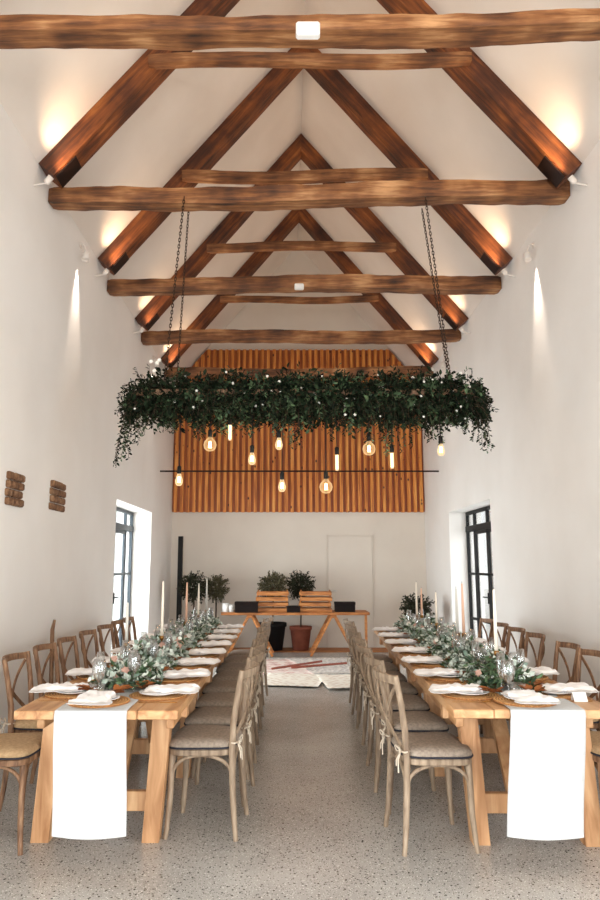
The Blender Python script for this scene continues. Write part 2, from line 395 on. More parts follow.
# glazed steel doors in the side openings
def glazed_doors(name, X, sgn, mat, label, OP=OP):
    """X inner face of the frame, sgn outward direction"""
    r = empty(name, (X, (OP[0]+OP[1])/2, 0)); struct(r, label)
    cy = (OP[0]+OP[1])/2; Y0 = OP[0]-cy; Y1 = OP[1]-cy; d = .05*sgn
    def bx(m, y0, z0, y1, z1, a=0, b=1): m.cbox(min(a*d, b*d), y0, z0, max(a*d, b*d), y1, z1, .004)
    f = MB()
    bx(f, Y0, 0, Y0+.05, OP[2]); bx(f, Y1-.05, 0, Y1, OP[2]); bx(f, Y0, OP[2]-.05, Y1, OP[2]); bx(f, Y0, 1.96, Y1, 2.05, -.2, 1)
    for y in (Y0+.45, Y1-.45, 0): bx(f, y-.025, 2.0, y+.025, OP[2])
    f.build('frame', mat, r)
    for y in (Y0+.45, Y1-.45):
        p = MB(); bx(p, y-.03, 0, y+.03, 1.96); p.build('mullion', mat, r)
    for s_, (a, b_) in enumerate(((Y0+.48, -.005), (.005, Y1-.48))):
        leaf = MB()
        bx(leaf, a, 0.01, a+.045, 1.955, .1, .9); bx(leaf, b_-.045, .01, b_, 1.955, .1, .9)
        bx(leaf, a, .01, b_, .08, .1, .9); bx(leaf, a, 1.91, b_, 1.955, .1, .9)
        for z in (.67, 1.33): bx(leaf, a, z-.018, b_, z+.018, .1, .9)
        lo = leaf.build('door_leaf', mat, r)
        g = MB(); g.box(min(.4*d, .5*d), a+.04, .07, max(.4*d, .5*d), b_-.04, 1.92); g.build('glass_pane', M['pane'], lo)
        h = MB(); hy = b_-.03 if s_ == 0 else a+.03
        h.tube([(0,hy,1.02), (-d*1.0,hy,1.02), (-d*1.0,hy+(-.11 if s_ == 0 else .11),1.02)], .009, 8); h.cbox(-.012, hy-.018, .93, .012, hy+.018, 1.08, .002)
        h.build('door_handle', M['black'], lo)
    for a, b_ in ((Y0+.05, Y0+.42), (Y1-.42, Y1-.05)):
        b = MB()
        for z in (.67, 1.33): bx(b, a, z-.018, b_, z+.018, .1, .9)
        bx(b, a, 0, b_, .07, .1, .9)
        sl = b.build('sidelight_bars', mat, r)
        g = MB(); g.box(min(.4*d, .5*d), a, .07, max(.4*d, .5*d), b_, 1.96); g.build('glass_pane', M['pane'], sl)
    g = MB(); g.box(min(.4*d, .5*d), Y0+.05, 2.05, max(.4*d, .5*d), Y1-.05, OP[2]-.05); g.build('fanlight_glass', M['pane'], r)
    return r
glazed_doors('door_1', XL-.28, -1, M['grey_steel'], 'grey steel glazed double doors in the left wall')
glazed_doors('door_2', XR+.26, 1, M['black'], 'black steel glazed double doors in the right wall')
glazed_doors('door_added_left', XL-.28, -1, M['grey_steel'], 'grey steel glazed double doors added for daylight in the left wall beside the camera', OP2)  # unseen doors added to this wall as a light source
glazed_doors('door_added_right', XR+.26, 1, M['black'], 'black steel glazed double doors added for daylight in the right wall beside the camera', OP2)  # unseen counterpart on the right, also added for its light
# flush white door in the back wall
r = empty('door_3', (1.13, YB, 0)); struct(r, 'flush white door in the back wall')
m = MB(); m.cbox(-.4, -.012, .005, .4, .0, 1.97, .003); m.build('door_panel', M['back_plaster'], r)
m = MB()
for a in ((-.425,-.022,0,-.408,0,2.0), (.408,-.022,0,.425,0,2.0), (-.425,-.022,1.98,.425,0,1.997)): m.cbox(*a, .002)
m.build('door_trim', M['back_plaster'], r)
m = MB(); m.tube([(-.34,-.012,1.0), (-.34,-.05,1.0), (-.24,-.05,1.0)], .008, 8); m.build('door_handle', M['white'], r)
# unseen front glazing behind the camera, added as a daylight source
r = empty('window_added', (XC, YF-.15, 0)); struct(r, 'tall glazed front added for daylight behind the camera')
m = MB(); w = (fx1-fx0)/2
for x in (-w, -w/3, w/3, w): m.cbox(max(-w, x-.03), -.03, 0, min(w, x+.03), .03, fz, .004)
for z in (0, 2.2, fz-.06): m.cbox(-w, -.03, z, w, .03, z+.06, .004)
m.build('window_frame', M['black'], r)
m = MB(); m.box(-w, -.004, .05, w, .004, fz-.05); m.build('glass_pane', M['pane'], r)

# ------------------------------------------------------------------ roof trusses
def rough_beam(L0, L1, h, d, amp, seed, endround=True, n=60, taper=0):
    """rough hewn beam along X, from x=L0 to L1, h high, d deep, centred on origin"""
    m = MB(); sec = 12; vs = []
    for i in range(n+1):
        u = i/n; x = L0 + (L1-L0)*u
        e = 1
        if endround: e = min(1, .86+.14*min(1, min(u, 1-u)*n/1.1))
        bow = .018*math.sin(u*PI*2.1+seed)
        for j in range(sec):
            # rounded square
            a = 2*PI*(j+.5)/sec; c, s_ = math.cos(a), math.sin(a); k = 1/max(abs(c), abs(s_)); k = min(k, 1.34)
            dy = c*k*d/2; dz = s_*k*h/2
            q = Vector((x*2.2+seed*9, dy*9, dz*9))
            f = 1 + amp*noise.noise(q) + amp*.6*noise.noise(q*3.1)
            vs.append((x, dy*f*e, dz*f*e + bow))
    fs = []
    for i in range(n):
        for j in range(sec):
            a = i*sec+j; b = i*sec+(j+1) % sec
            fs.append((a, b, b+sec, a+sec))
    m.add(vs, fs, False); m.add([vs[j] for j in range(sec)], [tuple(range(sec))[::-1]]); m.add([vs[n*sec+j] for j in range(sec)], [tuple(range(sec))])
    return m
tie_info = [(4.74,.085,.105), (4.725,.06,.16), (4.735,.03,.165), (4.74,.04,.165), (4.74,.02,.15)]
coll = [(5.75,.10,1.36), (5.79,.095,1.40), (5.81,.12,1.39), (5.88,.115,1.33), (5.86,.10,1.33)]
RY = [3.6, 5.60, 7.47, 9.40, 11.34]
LX = Vector((1, 0, 0))
names5 = ['nearest the camera', 'second from the camera', 'third from the camera', 'fourth from the camera', 'farthest from the camera']
for i, y in enumerate(TY):
    ry = RY[i]
    t = empty('rafter_pair', (XC, ry, 4.7), 0, 'oak rafter pair joined by a collar under the ceiling, ' + names5[i], 'roof truss', 'oak rafter pairs')
    z, tilt, h = tie_info[i]
    hw = XR-XC-.005
    b = rough_beam(-hw, hw, h, .17, .14, i*1.7+1, n=110)
    o = b.build('tie_beam', M['beam_x'], None, (XC, y, z)); o.rotation_euler = (0, -math.atan(tilt/4.64), 0)
    tag(o, 'rough-hewn oak tie beam spanning wall to wall, ' + names5[i], 'beam', 'oak tie beams')
    zc, hc, wc = coll[i]
    c = rough_beam(-wc, wc, hc, .09, .08, i*2.3+4, n=50); o = c.build('collar_beam', M['beam_x'], t); o.location = (0, -.14, zc-4.7)
    o.rotation_euler = (0, -.008, 0)
    # rafters: outer edge runs along the ceiling
    ang = math.atan(SL); Lr = (XR-XC)/math.cos(ang)
    for s_ in (-1, 1):
        dirv = Vector((-s_*math.cos(ang), 0, math.sin(ang))); nin = Vector((-s_*math.sin(ang), 0, -math.cos(ang)))
        dep = .175; th = .22
        P0 = Vector((s_*(XR-XC), 0, EAVE-4.7)) - dirv*.0 + nin*.004
        m = MB(); n = 30; vs = []
        Lt = Lr
        for k in range(n+1):
            u = k/n
            wv = .008*noise.noise(Vector((u*5+i*3, s_*2, 0)))
            P = P0 + dirv*(Lt*u)
            # the two rafters meet on the centre line
            for a, bb in ((0, -th/2), (dep, -th/2), (dep, th/2), (0, th/2)):
                q = P + nin*(a + (wv if a else 0)) + Vector((0, bb, 0))
                if u == 1 or s_*q.x < 0: q.x = 0 if u == 1 else max(q.x*s_, 0)*s_
                if u == 1 and a: q = P0 + dirv*(Lt - a*math.tan(ang)) + nin*a + Vector((0, bb, 0))
                vs.append(q)
        # clamp so that the last ring is a mitre
        fs = []
        for k in range(n):
            for j in range(4):
                a = k*4+j; b2 = k*4+(j+1) % 4; fs.append((a, a+4, b2+4, b2))
        fs += [(0,1,2,3), (n*4+3, n*4+2, n*4+1, n*4)]
        # keep every ring before the mitre
        for k in range(n):
            for j in (1, 2):
                q = vs[k*4+j]
                lim = Lt - dep*math.tan(ang)
                if Lt*k/n > lim:
                    vs[k*4+j] = P0 + dirv*lim + nin*dep + Vector((0, -th/2 if j == 1 else th/2, 0))
        m.add(vs, fs); m.build('rafter', M['rafter_l' if s_ < 0 else 'rafter_r'], t)
        # dark iron shoe under the foot
        m = MB(); Q = P0 + nin*(dep+.004)
        Mx = Matrix((( dirv.x, 0, nin.x, Q.x), (0, 1, 0, 0), (dirv.z, 0, nin.z, Q.z), (0,0,0,1)))
        m.cbox(.01, -.09, -.002, .26, .09, .010, .003, Mx); m.build('rafter_shoe', M['rod'], t)

# little lamps at the rafter feet (uplights) and on the walls (downlights)
def spot(name, loc, target, power, size, blend, col, rad=.03):
    l = bpy.data.lights.new(name, 'SPOT'); l.energy = power; l.spot_size = math.radians(size); l.spot_blend = blend; l.color = col; l.shadow_soft_size = rad
    o = bpy.data.objects.new(name, l); COL.objects.link(o); o.location = loc
    o.rotation_euler = (Vector(target)-Vector(loc)).to_track_quat('-Z', 'Y').to_euler(); return o
ang = math.atan(SL)
def can(name, loc, d, label, group, r=.035, L=.09):
    d = Vector(d).normalized(); q = d.to_track_quat('Z', 'Y').to_matrix().to_4x4()
    e = empty(name, loc, 0, label, 'lamp', group)
    m = MB(); m.lathe([(r*.75, 0), (r, .01), (r, L), (r*.86, L), (r*.8, L-.012)], 16, q); m.build('lamp_body', M['lampwhite'], e)
    m = MB(); m.lathe([(0.0001, L-.014), (r*.8, L-.013)], 16, q); m.build('lamp_lens', M['lampface'], e)
    return e
side_n = {-1: 'left', 1: 'right'}
near_n = ['nearest the camera', 'second from the camera', 'third from the camera', 'fourth from the camera', 'farthest from the camera']
for i, y in enumerate(RY):
    for s_ in (-1, 1):
        X0 = XL if s_ < 0 else XR
        px = X0 - s_*.10; pz = EAVE-.10
        base = (px, y-.17, pz-.12)
        dirv = Vector((-s_*math.cos(ang), -.12, math.sin(ang)))
        c = can('uplight', base, dirv, 'small pale uplight at the %s foot of the rafter pair %s' % (side_n[s_], near_n[i]), 'uplights at the rafter feet', .026, .07)
        m = MB(); m.tube([(0,0,0), (s_*.098,0,-.02)], .008, 6); m.build('bracket', M['lampwhite'], c)
        b = Vector(base) + dirv.normalized()*.085
        spot('uplight_lamp', b, b + dirv, [30,30,30,24,36][i], 120, .9, (1,.68,.42))
for i, y in enumerate((2.8, 6.72, 10.62)):
    for s_ in (-1, 1):
        if i == 0: continue
        X0 = XL if s_ < 0 else XR
        loc = (X0 - s_*.075, y, 4.60)
        c = can('wall_spotlight', loc, (0,-.3,-1), 'small white downlight on the %s wall, %s' % (side_n[s_], 'in front of the middle truss' if i == 1 else 'near the back gable'), 'wall downlights', .036, .09)
        m = MB(); m.tube([(0,0,-.03), (s_*.015,0,.06), (s_*.045,0,.10), (s_*.073,0,.08)], .006, 6); m.lathe([(.03,0),(.03,.008)], 14, Matrix.Translation((s_*.066,0,.08)) @ Matrix.Rotation(PI/2, 4, 'Y')); m.build('bracket', M['lampwhite'], c)
        spot('wall_spotlight_lamp', (X0-s_*.05, y-.03, 4.50), (X0-s_*.005, y-.03, 3.6), 110, 40, 1, (1,.86,.72), .02)

# white sensors
for (x, i, w_, lab) in ((.12, 0, .145, 'white sensor box fixed to the nearest tie beam'), (.13, 2, .11, 'small white sensor box under the middle tie beam')):
    zb = tie_info[i][0] - (.10 if i == 0 else .07)
    r = empty('sensor_box', (x, TY[i]-.115, zb), 0, lab, 'sensor', 'white sensor boxes on the beams')
    m = MB(); m.cbox(-w_/2, -.03, -w_*.32, w_/2, .03, w_*.32, .012); m.build('housing', M['white'], r)
    m = MB(); m.cbox(-w_*.42, -.034, -w_*.1, w_*.42, -.028, w_*.1, .002); m.build('lens', M['plate'], r)

# slatted larch panel on the back wall
r = empty('slatted_panel', (XC, YB, 2.42), 0, 'wide larch panel of vertical battens high on the back wall', 'wall panel')
def roofz(x): return APEX - abs(x)*SL - .035
PT = 5.50
xs = (APEX-.035-PT)/SL
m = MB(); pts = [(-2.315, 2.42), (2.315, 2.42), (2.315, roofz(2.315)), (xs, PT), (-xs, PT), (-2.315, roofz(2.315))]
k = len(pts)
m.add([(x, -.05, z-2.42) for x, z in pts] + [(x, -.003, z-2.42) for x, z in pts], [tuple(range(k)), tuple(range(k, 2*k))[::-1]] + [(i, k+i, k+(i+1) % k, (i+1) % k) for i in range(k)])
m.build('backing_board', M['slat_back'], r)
m = MB(); ns = 41
for k in range(ns):
    x = -2.31 + 4.62*(k+.5)/ns
    m.cbox(x-.029, -.098-random.uniform(0,.008), -.01, x+.031, -.05, min(PT, roofz(abs(x)+.03))-2.42, .004)
o = m.build('battens', M['slat'], r)

# iron tie rod
m = MB(); m.tube([(XL+.002, 0, 0), (XR-.002, 0, 0)], .013, 10)
tag(m.build('tie_rod', M['rod'], None, (0, 11.55, 3.0)), 'thin dark iron rod spanning wall to wall before the slatted panel', 'rod')
# hook at the fourth truss apex
m = MB(); m.tube([(0,0,0), (-.02,0,.14), (-.05,0,.22), (-.02,0,.3), (.04,0,.32), (.06,0,.26)], .006, 6)
tag(m.build('wire_hook', M['rod'], None, (-.06, RY[3]-.1, 7.32)), 'curl of dark wire on the fourth rafter pair left of its apex', 'hook')

# exposed stone blocks in left wall
for k, (y0, y1, z0, z1) in enumerate(((5.24,5.57,1.91,2.17), (6.22,6.64,1.95,2.22))):
    m = MB(); rows = 4; rnd = random.Random(k+3)
    for a in range(rows):
        za = z0 + (z1-z0)*a/rows; zb = z0 + (z1-z0)*(a+1)/rows - .006
        cut = y0 + (y1-y0)*rnd.uniform(.3, .7)
        for (ya, yb) in ((y0+rnd.uniform(0,.02), cut-.006), (cut, y1-rnd.uniform(0,.02))):
            m.cbox(XL-.01, ya, za, XL+rnd.uniform(.02,.045), yb, zb, .012)
    o = m.build('exposed_stonework', M['stonew'])
    tag(o, ('left of the two rough brown stone blocks set in the left wall' if k == 0 else 'right of the two brown stone blocks set in left wall, nearer the glazed door'), 'stone', 'exposed stones in the left wall')

# ------------------------------------------------------------------ dining chairs
def make_chair(wood, cush, tone):
    r = empty('dining_chair')
    P = lambda *a: a
    for s_ in (-1, 1):
        m = MB(); m.tube([(s_*.168,.148,.455), (s_*.176,.152,.33), (s_*.183,.155,.18), (s_*.196,.165,.05), (s_*.206,.172,0)], [.019,.018,.016,.014,.013], 10)
        m.build('front_leg', M[wood], r)
        m = MB(); m.tube([(s_*.204,-.215,0), (s_*.192,-.200,.12), (s_*.180,-.188,.30), (s_*.174,-.183,.45), (s_*.180,-.190,.60), (s_*.194,-.212,.74), (s_*.204,-.240,.882)],
                          [.013,.016,.018,.019,.018,.017,.015], 10)
        m.build('back_post', M[wood], r)
    # seat frame, rounded trapezoid
    def outline(k, n=36):
        pts = []
        for i in range(n):
            a = 2*PI*i/n; c, s_ = math.cos(a), math.sin(a)
            e = .42
            x = math.copysign(abs(c)**e, c)*.215; y = math.copysign(abs(s_)**e, s_)*.186
            x *= (1 + .10*(y/.2))*.98
            pts.append((x*k, y*k-.006))
        return pts
    def slab(m, z0, z1, k, b=.006):
        rings = [(k*.96, z0), (k, z0+b), (k, z1-b), (k*.96, z1)]
        vs = []; n = 36
        for kk, z in rings: vs += [(x, y, z) for x, y in outline(kk)]
        fs = []
        for q in range(3):
            for i in range(n): fs.append((q*n+i, q*n+(i+1) % n, (q+1)*n+(i+1) % n, (q+1)*n+i))
        fs += [tuple(range(n))[::-1], tuple(range(3*n, 4*n))]
        m.add(vs, fs, False)
    m = MB(); slab(m, .425, .462, 1.0); m.build('seat', M[wood], r)
    m = MB(); n = 36; vs = []; fs = []
    rings = [(.97, .463), (1.02, .474), (1.02, .486), (.95, .503), (.75, .511), (.45, .514), (.1, .514)]
    for kk, z in rings: vs += [(x, y, z) for x, y in outline(kk)]
    for q in range(len(rings)-1):
        for i in range(n): fs.append((q*n+i, q*n+(i+1) % n, (q+1)*n+(i+1) % n, (q+1)*n+i))
    fs += [tuple(range(n))[::-1], tuple(range((len(rings)-1)*n, len(rings)*n))]
    m.add(vs, fs, True); cu = m.build('cushion', M[cush], r)
    m = MB(); m.tube([(x, y, .468) for x, y in outline(1.02)], .0055, 6, closed=True); m.build('piping', M['piping'], cu)
    # ties
    for s_ in (-1, 1):
        m = MB(); x, y = s_*.178, -.215
        for dx, dz in ((.05,.02), (-.045,.015)):
            m.tube([(x, y, .50), (x+dx*.6, y-.02, .50+dz*1.6), (x+dx, y-.02, .50+dz), (x+dx*.6, y-.015, .495), (x, y, .50)], .004, 5)
        m.tube([(x, y, .50), (x+.02, y-.02, .46), (x+.03, y-.022, .40)], .004, 5); m.tube([(x, y, .50), (x-.02, y-.02, .45), (x-.02, y-.02, .42)], .004, 5)
        m.tube([(x-.028, y+.015, .497), (x, y+.05, .497), (x+.028, y+.015, .497), (x, y-.002, .497)], .005, 5, closed=True)
        m.build('cushion_tie', M['tie'], r)
    # bentwood arches under seat
    def arch(a, b, up=.425, drop=.27):
        a = Vector(a); b = Vector(b); pts = []
        for k in range(13):
            u = k/12; th = PI*u
            p = a.lerp(b, .5-.5*math.cos(th)); z = drop + (up-drop)*math.sin(th)**.6
            pts.append((p.x, p.y, z))
        return pts
    for pts in (arch((-.178,.15,0), (.178,.15,0)), arch((-.18,.15,0), (-.178,-.188,0)), arch((.18,.15,0), (.178,-.188,0)), arch((-.174,-.19,0), (.174,-.19,0))):
        m = MB(); m.tube(pts, .0105, 8); m.build('leg_brace', M[wood], r)
    # curved crest rail
    m = MB(); pts = []
    for k in range(15):
        u = k/14*2-1
        pts.append((u*.202, -.240-.06*(1-u*u)+.004, .858+.006*(1-u*u)))
    m.sweep(pts, [(-.009,-.021), (.009,-.021), (.011,0), (.009,.021), (-.009,.021), (-.011,0)], (0,-.12,1), False); m.build('crest_rail', M[wood], r)
    # crossed back strips
    for s_ in (-1, 1):
        pts = []
        for k in range(15):
            u = k/14
            x = s_*(.185-.37*u**1.15) ; z = .83-.36*u
            y = -.240-.045*math.sin(PI*min(1,u*1.1))*(1-u*.5) + .054*u**1.2 + (.006*s_)
            pts.append((x, y, z))
        m = MB(); m.sweep(pts, [(-.011,-.0045), (.011,-.0045), (.011,.0045), (-.011,.0045)], (0,-1,0), False); m.build('cross_strip', M[wood], r)
    return r
ch_l = make_chair('limed', 'cushion', 'pale'); ch_o = make_chair('oak', 'cushion_tan', 'brown')
uL, uO = [], []
rnd = random.Random(11)
nl = 8
for k in range(nl):
    y = 4.26 + .545*k
    place(ch_l, uL, (-.475+rnd.uniform(-.012,.012), y, 0), PI/2+rnd.uniform(-.04,.04)-.09, 'pale limed cross-back chair on aisle side of left table, ' + ordw(k, nl), 'chair', 'dining chairs')
nr = 7
for k in range(nr):
    y = 4.07 + .60*k; x = .775 + .0335*(y-4.07)
    place(ch_l, uL, (x+rnd.uniform(-.012,.012), y, 0), -PI/2+.06+rnd.uniform(-.04,.04), 'pale limed cross-back chair on aisle side of right table, ' + ordw(k, nr), 'chair', 'dining chairs')
yl = [4.06, 4.71, 5.25, 5.77, 6.36, 6.95, 7.48, 8.0]
for k, y in enumerate(yl):
    place(ch_o, uO, (-1.525 + (0 if k else -.012), y, 0), -PI/2+rnd.uniform(-.05,.05), 'brown oak cross-back chair between left table and left wall, ' + ordw(k, 8), 'chair', 'dining chairs')
yr = [4.1, 4.88, 5.36, 6.12, 6.66, 7.2, 7.72]
for k, y in enumerate(yr):
    place(ch_o, uO, (1.80+.028*(y-4.1), y, 0), PI/2+rnd.uniform(-.05,.05), 'brown oak cross-back chair between right table and right wall, ' + ordw(k, 7), 'chair', 'dining chairs')

# ------------------------------------------------------------------ tables
TZ = .76
class Run:
    def __init__(s, x, y, a, name): s.o = Vector((x, y, 0)); s.a = a; s.name = name
    def p(s, u, w, z=0):   # u along run from the near end, w across (to the right)
        return (s.o.x + u*math.sin(s.a) + w*math.cos(s.a), s.o.y + u*math.cos(s.a) - w*math.sin(s.a), z)
    def inv(s, x, y):
        d = Vector((x-s.o.x, y-s.o.y, 0)); return d.x*math.sin(s.a)+d.y*math.cos(s.a), d.x*math.cos(s.a)-d.y*math.sin(s.a)
RL = Run(-.935, 3.56, 0, 'left'); RR = Run(1.21, 3.58, .0335, 'right')
def table(run, u0, u1, mirror, label):
    c = run.p((u0+u1)/2, 0); L = (u1-u0)/2
    r = empty('dining_table', c, -run.a, label, 'table', 'long dining tables')
    m = MB(); nb = 4
    for k in range(nb):
        x0 = -.4 + .8*k/nb
        m.cbox(x0+.0015, -L+.004+(k % 2)*.003, TZ-.042, x0+.8/nb-.0015, L-.004, TZ, .004)
    m.build('tabletop', M['table_wood'], r)
    m = MB()
    for x in (-.33, .33): m.cbox(x-.02, -L+.2, TZ-.125, x+.02, L-.2, TZ-.043, .004)
    m.build('apron', M['table_wood'], r)
    s = mirror
    for e in (-1, 1):
        yy = e*(L-(.50 if run is RL else .44))
        # slanted legs, follow the lean in the photograph
        for top, bot, wd, wt in ((s*.25, s*.20, .09, .10), (-s*.345, -s*.39, .095, .095)):
            m = MB()
            vs = []
            for (xc, z, ww) in ((bot, 0, wd/2), (top, TZ-.043, wt/2)):
                for dy in (-.045, .045):
                    vs += [(xc-ww, yy+dy, z), (xc+ww, yy+dy, z)]
            m.add(vs, [(0,2,3,1), (4,5,7,6), (0,1,5,4), (2,6,7,3), (0,4,6,2), (1,3,7,5)]); m.build('leg', M['leg_wood'], r)
        a = min(s*.24, -s*.38); b = max(s*.24, -s*.38)
        m = MB(); m.cbox(a, yy-.022, .15, b, yy+.022, .25, .004); m.build('cross_bar', M['leg_wood'], r)
        m = MB(); m.cbox(-.38, yy-.035, TZ-.125, .38, yy+.035, TZ-.043, .004); m.build('top_bearer', M['leg_wood'], r)
        m = MB()
        m.sweep([(0, yy-e*.02, .24), (0, yy-e*.42, TZ-.05)], [(-.04,-.02), (.04,-.02), (.04,.02), (-.04,.02)], (0,1,0), False); m.build('brace', M['leg_wood'], r)
    return r
table(RL, 0, 2.15, 1, 'pine trestle table at the near end of the left row')
table(RL, 2.17, 4.7, 1, 'pine trestle table at the far end of the left row')
table(RR, 0, 2.1, -1, 'pine trestle table at the near end of the right row')
table(RR, 2.12, 4.45, -1, 'pine trestle table at the far end of the right row')
RUNLEN = {RL: 4.7, RR: 4.45}
# runner cloths: lie down the middle and fall over the near end
def runner(run, w0, w1, drop, L, label):
    m = MB(); path = []; nseg = 26
    for k in range(60): path.append((L - L*k/59, TZ+.004))
    path += [(-.004, TZ+.003), (-.009, TZ-.004)]
    for k in range(1, nseg+1): path.append((-.012 - .006*math.sin(k*.25), TZ-.004-(TZ-.004-drop)*k/nseg))
    nw = 18; vs = []; fs = []
    for t in (0, 1):
        for i, (u, z) in enumerate(path):
            for j in range(nw+1):
                v = j/nw; w = w0 + (w1-w0)*v
                off = .004*noise.noise(Vector((v*5, z*4, u*2+w0*7)))
                if u > 0: zz = z + abs(off) ; uu = u
                else: zz = z - (.014*math.sin(v*PI) if i == len(path)-1 else 0); uu = u - abs(off)*1.5
                if u < 0 and i > 62: w = w + (.018 if w0 < -.15 else -.045)*(TZ-z)/.55
                x, y, _ = run.p(uu - (.0025 if (t and u <= 0) else 0), w)
                vs.append((x, y, zz + (.0025 if (t and u > 0) else 0)))
    n = len(path)*(nw+1)
    for t in (0, 1):
        for i in range(len(path)-1):
            for j in range(nw):
                a = t*n + i*(nw+1)+j; f = (a, a+1, a+nw+2, a+nw+1); fs.append(f if t else f[::-1])
    e = [i*(nw+1) for i in range(len(path))]
    for lst in (e, [a+nw for a in e]):
        for i in range(len(lst)-1): fs.append((lst[i], lst[i+1], lst[i+1]+n, lst[i]+n))
    b = (len(path)-1)*(nw+1)
    for j in range(nw): fs.append((b+j, b+j+1, b+j+1+n, b+j+n))
    m.add(vs, fs, True)
    tag(m.build('table_runner', M['cloth']), label, 'table runner', 'white table runners')
runner(RL, -.195, .155, .20, 4.62, 'white linen runner falling over the near end of the left table')
runner(RR, -.125, .235, .19, 4.35, 'white linen runner falling over the near end of the right table')

# ------------------------------------------------------------------ foliage
def add_leaf(m, p, d, nrm, L, W):
    d = d.normalized(); s_ = d.cross(nrm)
    if s_.length < 1e-4: s_ = d.orthogonal()
    s_.normalize(); n = s_.cross(d)
    a = p; t = p + d*L - n*L*.12
    l1 = p + d*L*.35 + s_*W*.5 + n*W*.15; l2 = p + d*L*.72 + s_*W*.38 + n*W*.1
    r1 = p + d*L*.35 - s_*W*.5 + n*W*.15; r2 = p + d*L*.72 - s_*W*.38 + n*W*.1
    m.add([a, l1, l2, t, r2, r1], [(0,3,2,1), (0,5,4,3)], True)
def rvec(rnd): 
    while True:
        v = Vector((rnd.uniform(-1,1), rnd.uniform(-1,1), rnd.uniform(-1,1)))
        if .1 < v.length < 1: return v.normalized()
def sprig(ml, ms, rnd, p, d, length, L, W, droop, nleaf, rst=.0018, floor_z=None):
    pts = [p.copy()]; q = p.copy(); d = d.normalized(); steps = 6
    for k in range(steps):
        d = (d + Vector((0,0,-droop)) + rvec(rnd)*.12).normalized(); q = q + d*length/steps
        if floor_z is not None and q.z < floor_z: q.z = floor_z + rnd.uniform(0,.01)
        pts.append(q.copy())
    if ms: ms.tube(pts, [rst*1.2]*3+[rst*.7]*(len(pts)-3), 4)
    for k in range(nleaf):
        u = (k+.6)/nleaf*steps; i = min(int(u), steps-1); f = u-i
        b = pts[i].lerp(pts[i+1], f); t = (pts[i+1]-pts[i]).normalized() if (pts[i+1]-pts[i]).length > 1e-6 else d
        sd = t.cross(rvec(rnd)); 
        if sd.length < .1: continue
        ld = (t*.55 + sd.normalized()*rnd.uniform(.6,1)).normalized()
        sc = rnd.uniform(.7,1.2)
        if floor_z is not None and (b+ld*L).z < floor_z: ld.z = abs(ld.z)*.3; b.z = max(b.z, floor_z)
        add_leaf(ml, b, ld, rvec(rnd), L*sc, W*sc)
    return pts[-1]
def flower(m, p, r, rnd, n=6):
    for k in range(n):
        a = 2*PI*k/n; d = Vector((math.cos(a), -.3+rnd.uniform(-.3,.3), math.sin(a)))
        add_leaf(m, p, d, Vector((0,-1,.3)), r, r*.8)

# hanging garland
rnd = random.Random(5)
GY, GZ, G0, G1 = TY[1], 2.88, -1.27, 1.56
r = empty('hanging_garland', ((G0+G1)/2, GY, GZ), 0, 'dark green leafy garland hung on chains below the second tie beam', 'garland')
off = Vector(r.location)
ml, ms, mp, mf = MB(), MB(), MB(), MB()
def GP(x, dy, dz): return Vector((x, GY+dy, GZ+dz)) - off
for k in range(2600):
    x = rnd.uniform(G0, G1); a = rnd.uniform(0, 2*PI)
    d = Vector((rnd.uniform(-.7,.7), math.cos(a), math.sin(a)*.9+.12))
    p = GP(x, math.cos(a)*rnd.uniform(0,.16), math.sin(a)*rnd.uniform(0,.09)-.01)
    lm = mp if rnd.random() < .17 else ml
    big = rnd.random() < .4
    sprig(lm, ms, rnd, p, d, rnd.uniform(.13,.24), .05 if big else .036, .026 if big else .013, .16, rnd.randint(8,12))
# hanging tails under the garland
tails = [(-1.36,.42), (-1.38,.48), (-1.33,.36), (-1.30,.28), (-1.25,.2), (-.98,.2), (-.78,.22), (-.72,.25), (-.35,.22), (-.1,.22), (.0,.26), (.08,.33), (.12,.24), (.38,.25),
         (.5,.22), (.72,.3), (.88,.38), (.93,.34), (1.0,.3), (1.2,.22), (1.28,.3), (1.5,.2), (1.60,.26), (1.65,.3), (1.66,.34), (.8,.25), (-.55,.2), (1.22,.25)]
for x, L in tails:
    for q in range(3):
        p = GP(x+rnd.uniform(-.04,.04), rnd.uniform(-.12,.12), -.12)
        sprig(rnd.choice((ml, ml, mp)), ms, rnd, p, Vector((rnd.uniform(-.1,.1)+(-.25 if x < -1.3 else .15 if x > 1.6 else 0), rnd.uniform(-.15,.15), -1)), L, .034, .016, .3, int(L*60))
for k in range(110):   # outer ends
    for X0, s_ in ((G0, -1), (G1, 1)):
        sprig(ml, ms, rnd, GP(X0, rnd.uniform(-.15,.15), rnd.uniform(-.14,.10)), Vector((s_, rnd.uniform(-.6,.6), rnd.uniform(-.5,.9))), rnd.uniform(.1,.22), .038, .018, .35, 9)
for k in range(60):
    x = rnd.uniform(G0, G1); flower(mf, GP(x, -.1-rnd.uniform(0,.12), rnd.uniform(-.22,.16)), rnd.uniform(.009,.015), rnd)
for x in (-1.12, -1.08, -1.15, -1.1): flower(mf, GP(x, -.15, .20+rnd.uniform(-.03,.08)), .02, rnd)
ml.build('leaves', M['leaf_dark'], r); mp.build('pale_leaves', M['leaf_mid'], r); ms.build('stems', M['bark'], r); tag(mf.build('flowers', M['ivory'], r), kind='stuff')
m = MB()
for dy in (-.13, .13): m.cbox(G0-(G0+G1)/2, dy-.02, -.02, G1-(G0+G1)/2, dy+.02, .03, .004)
for k in range(8):
    x = (G0+.1-(G0+G1)/2) + (G1-G0-.2)*k/7; m.cbox(x-.015, -.13, -.01, x+.015, .13, .02, .003)
m.build('ladder_frame', M['oak'], r)
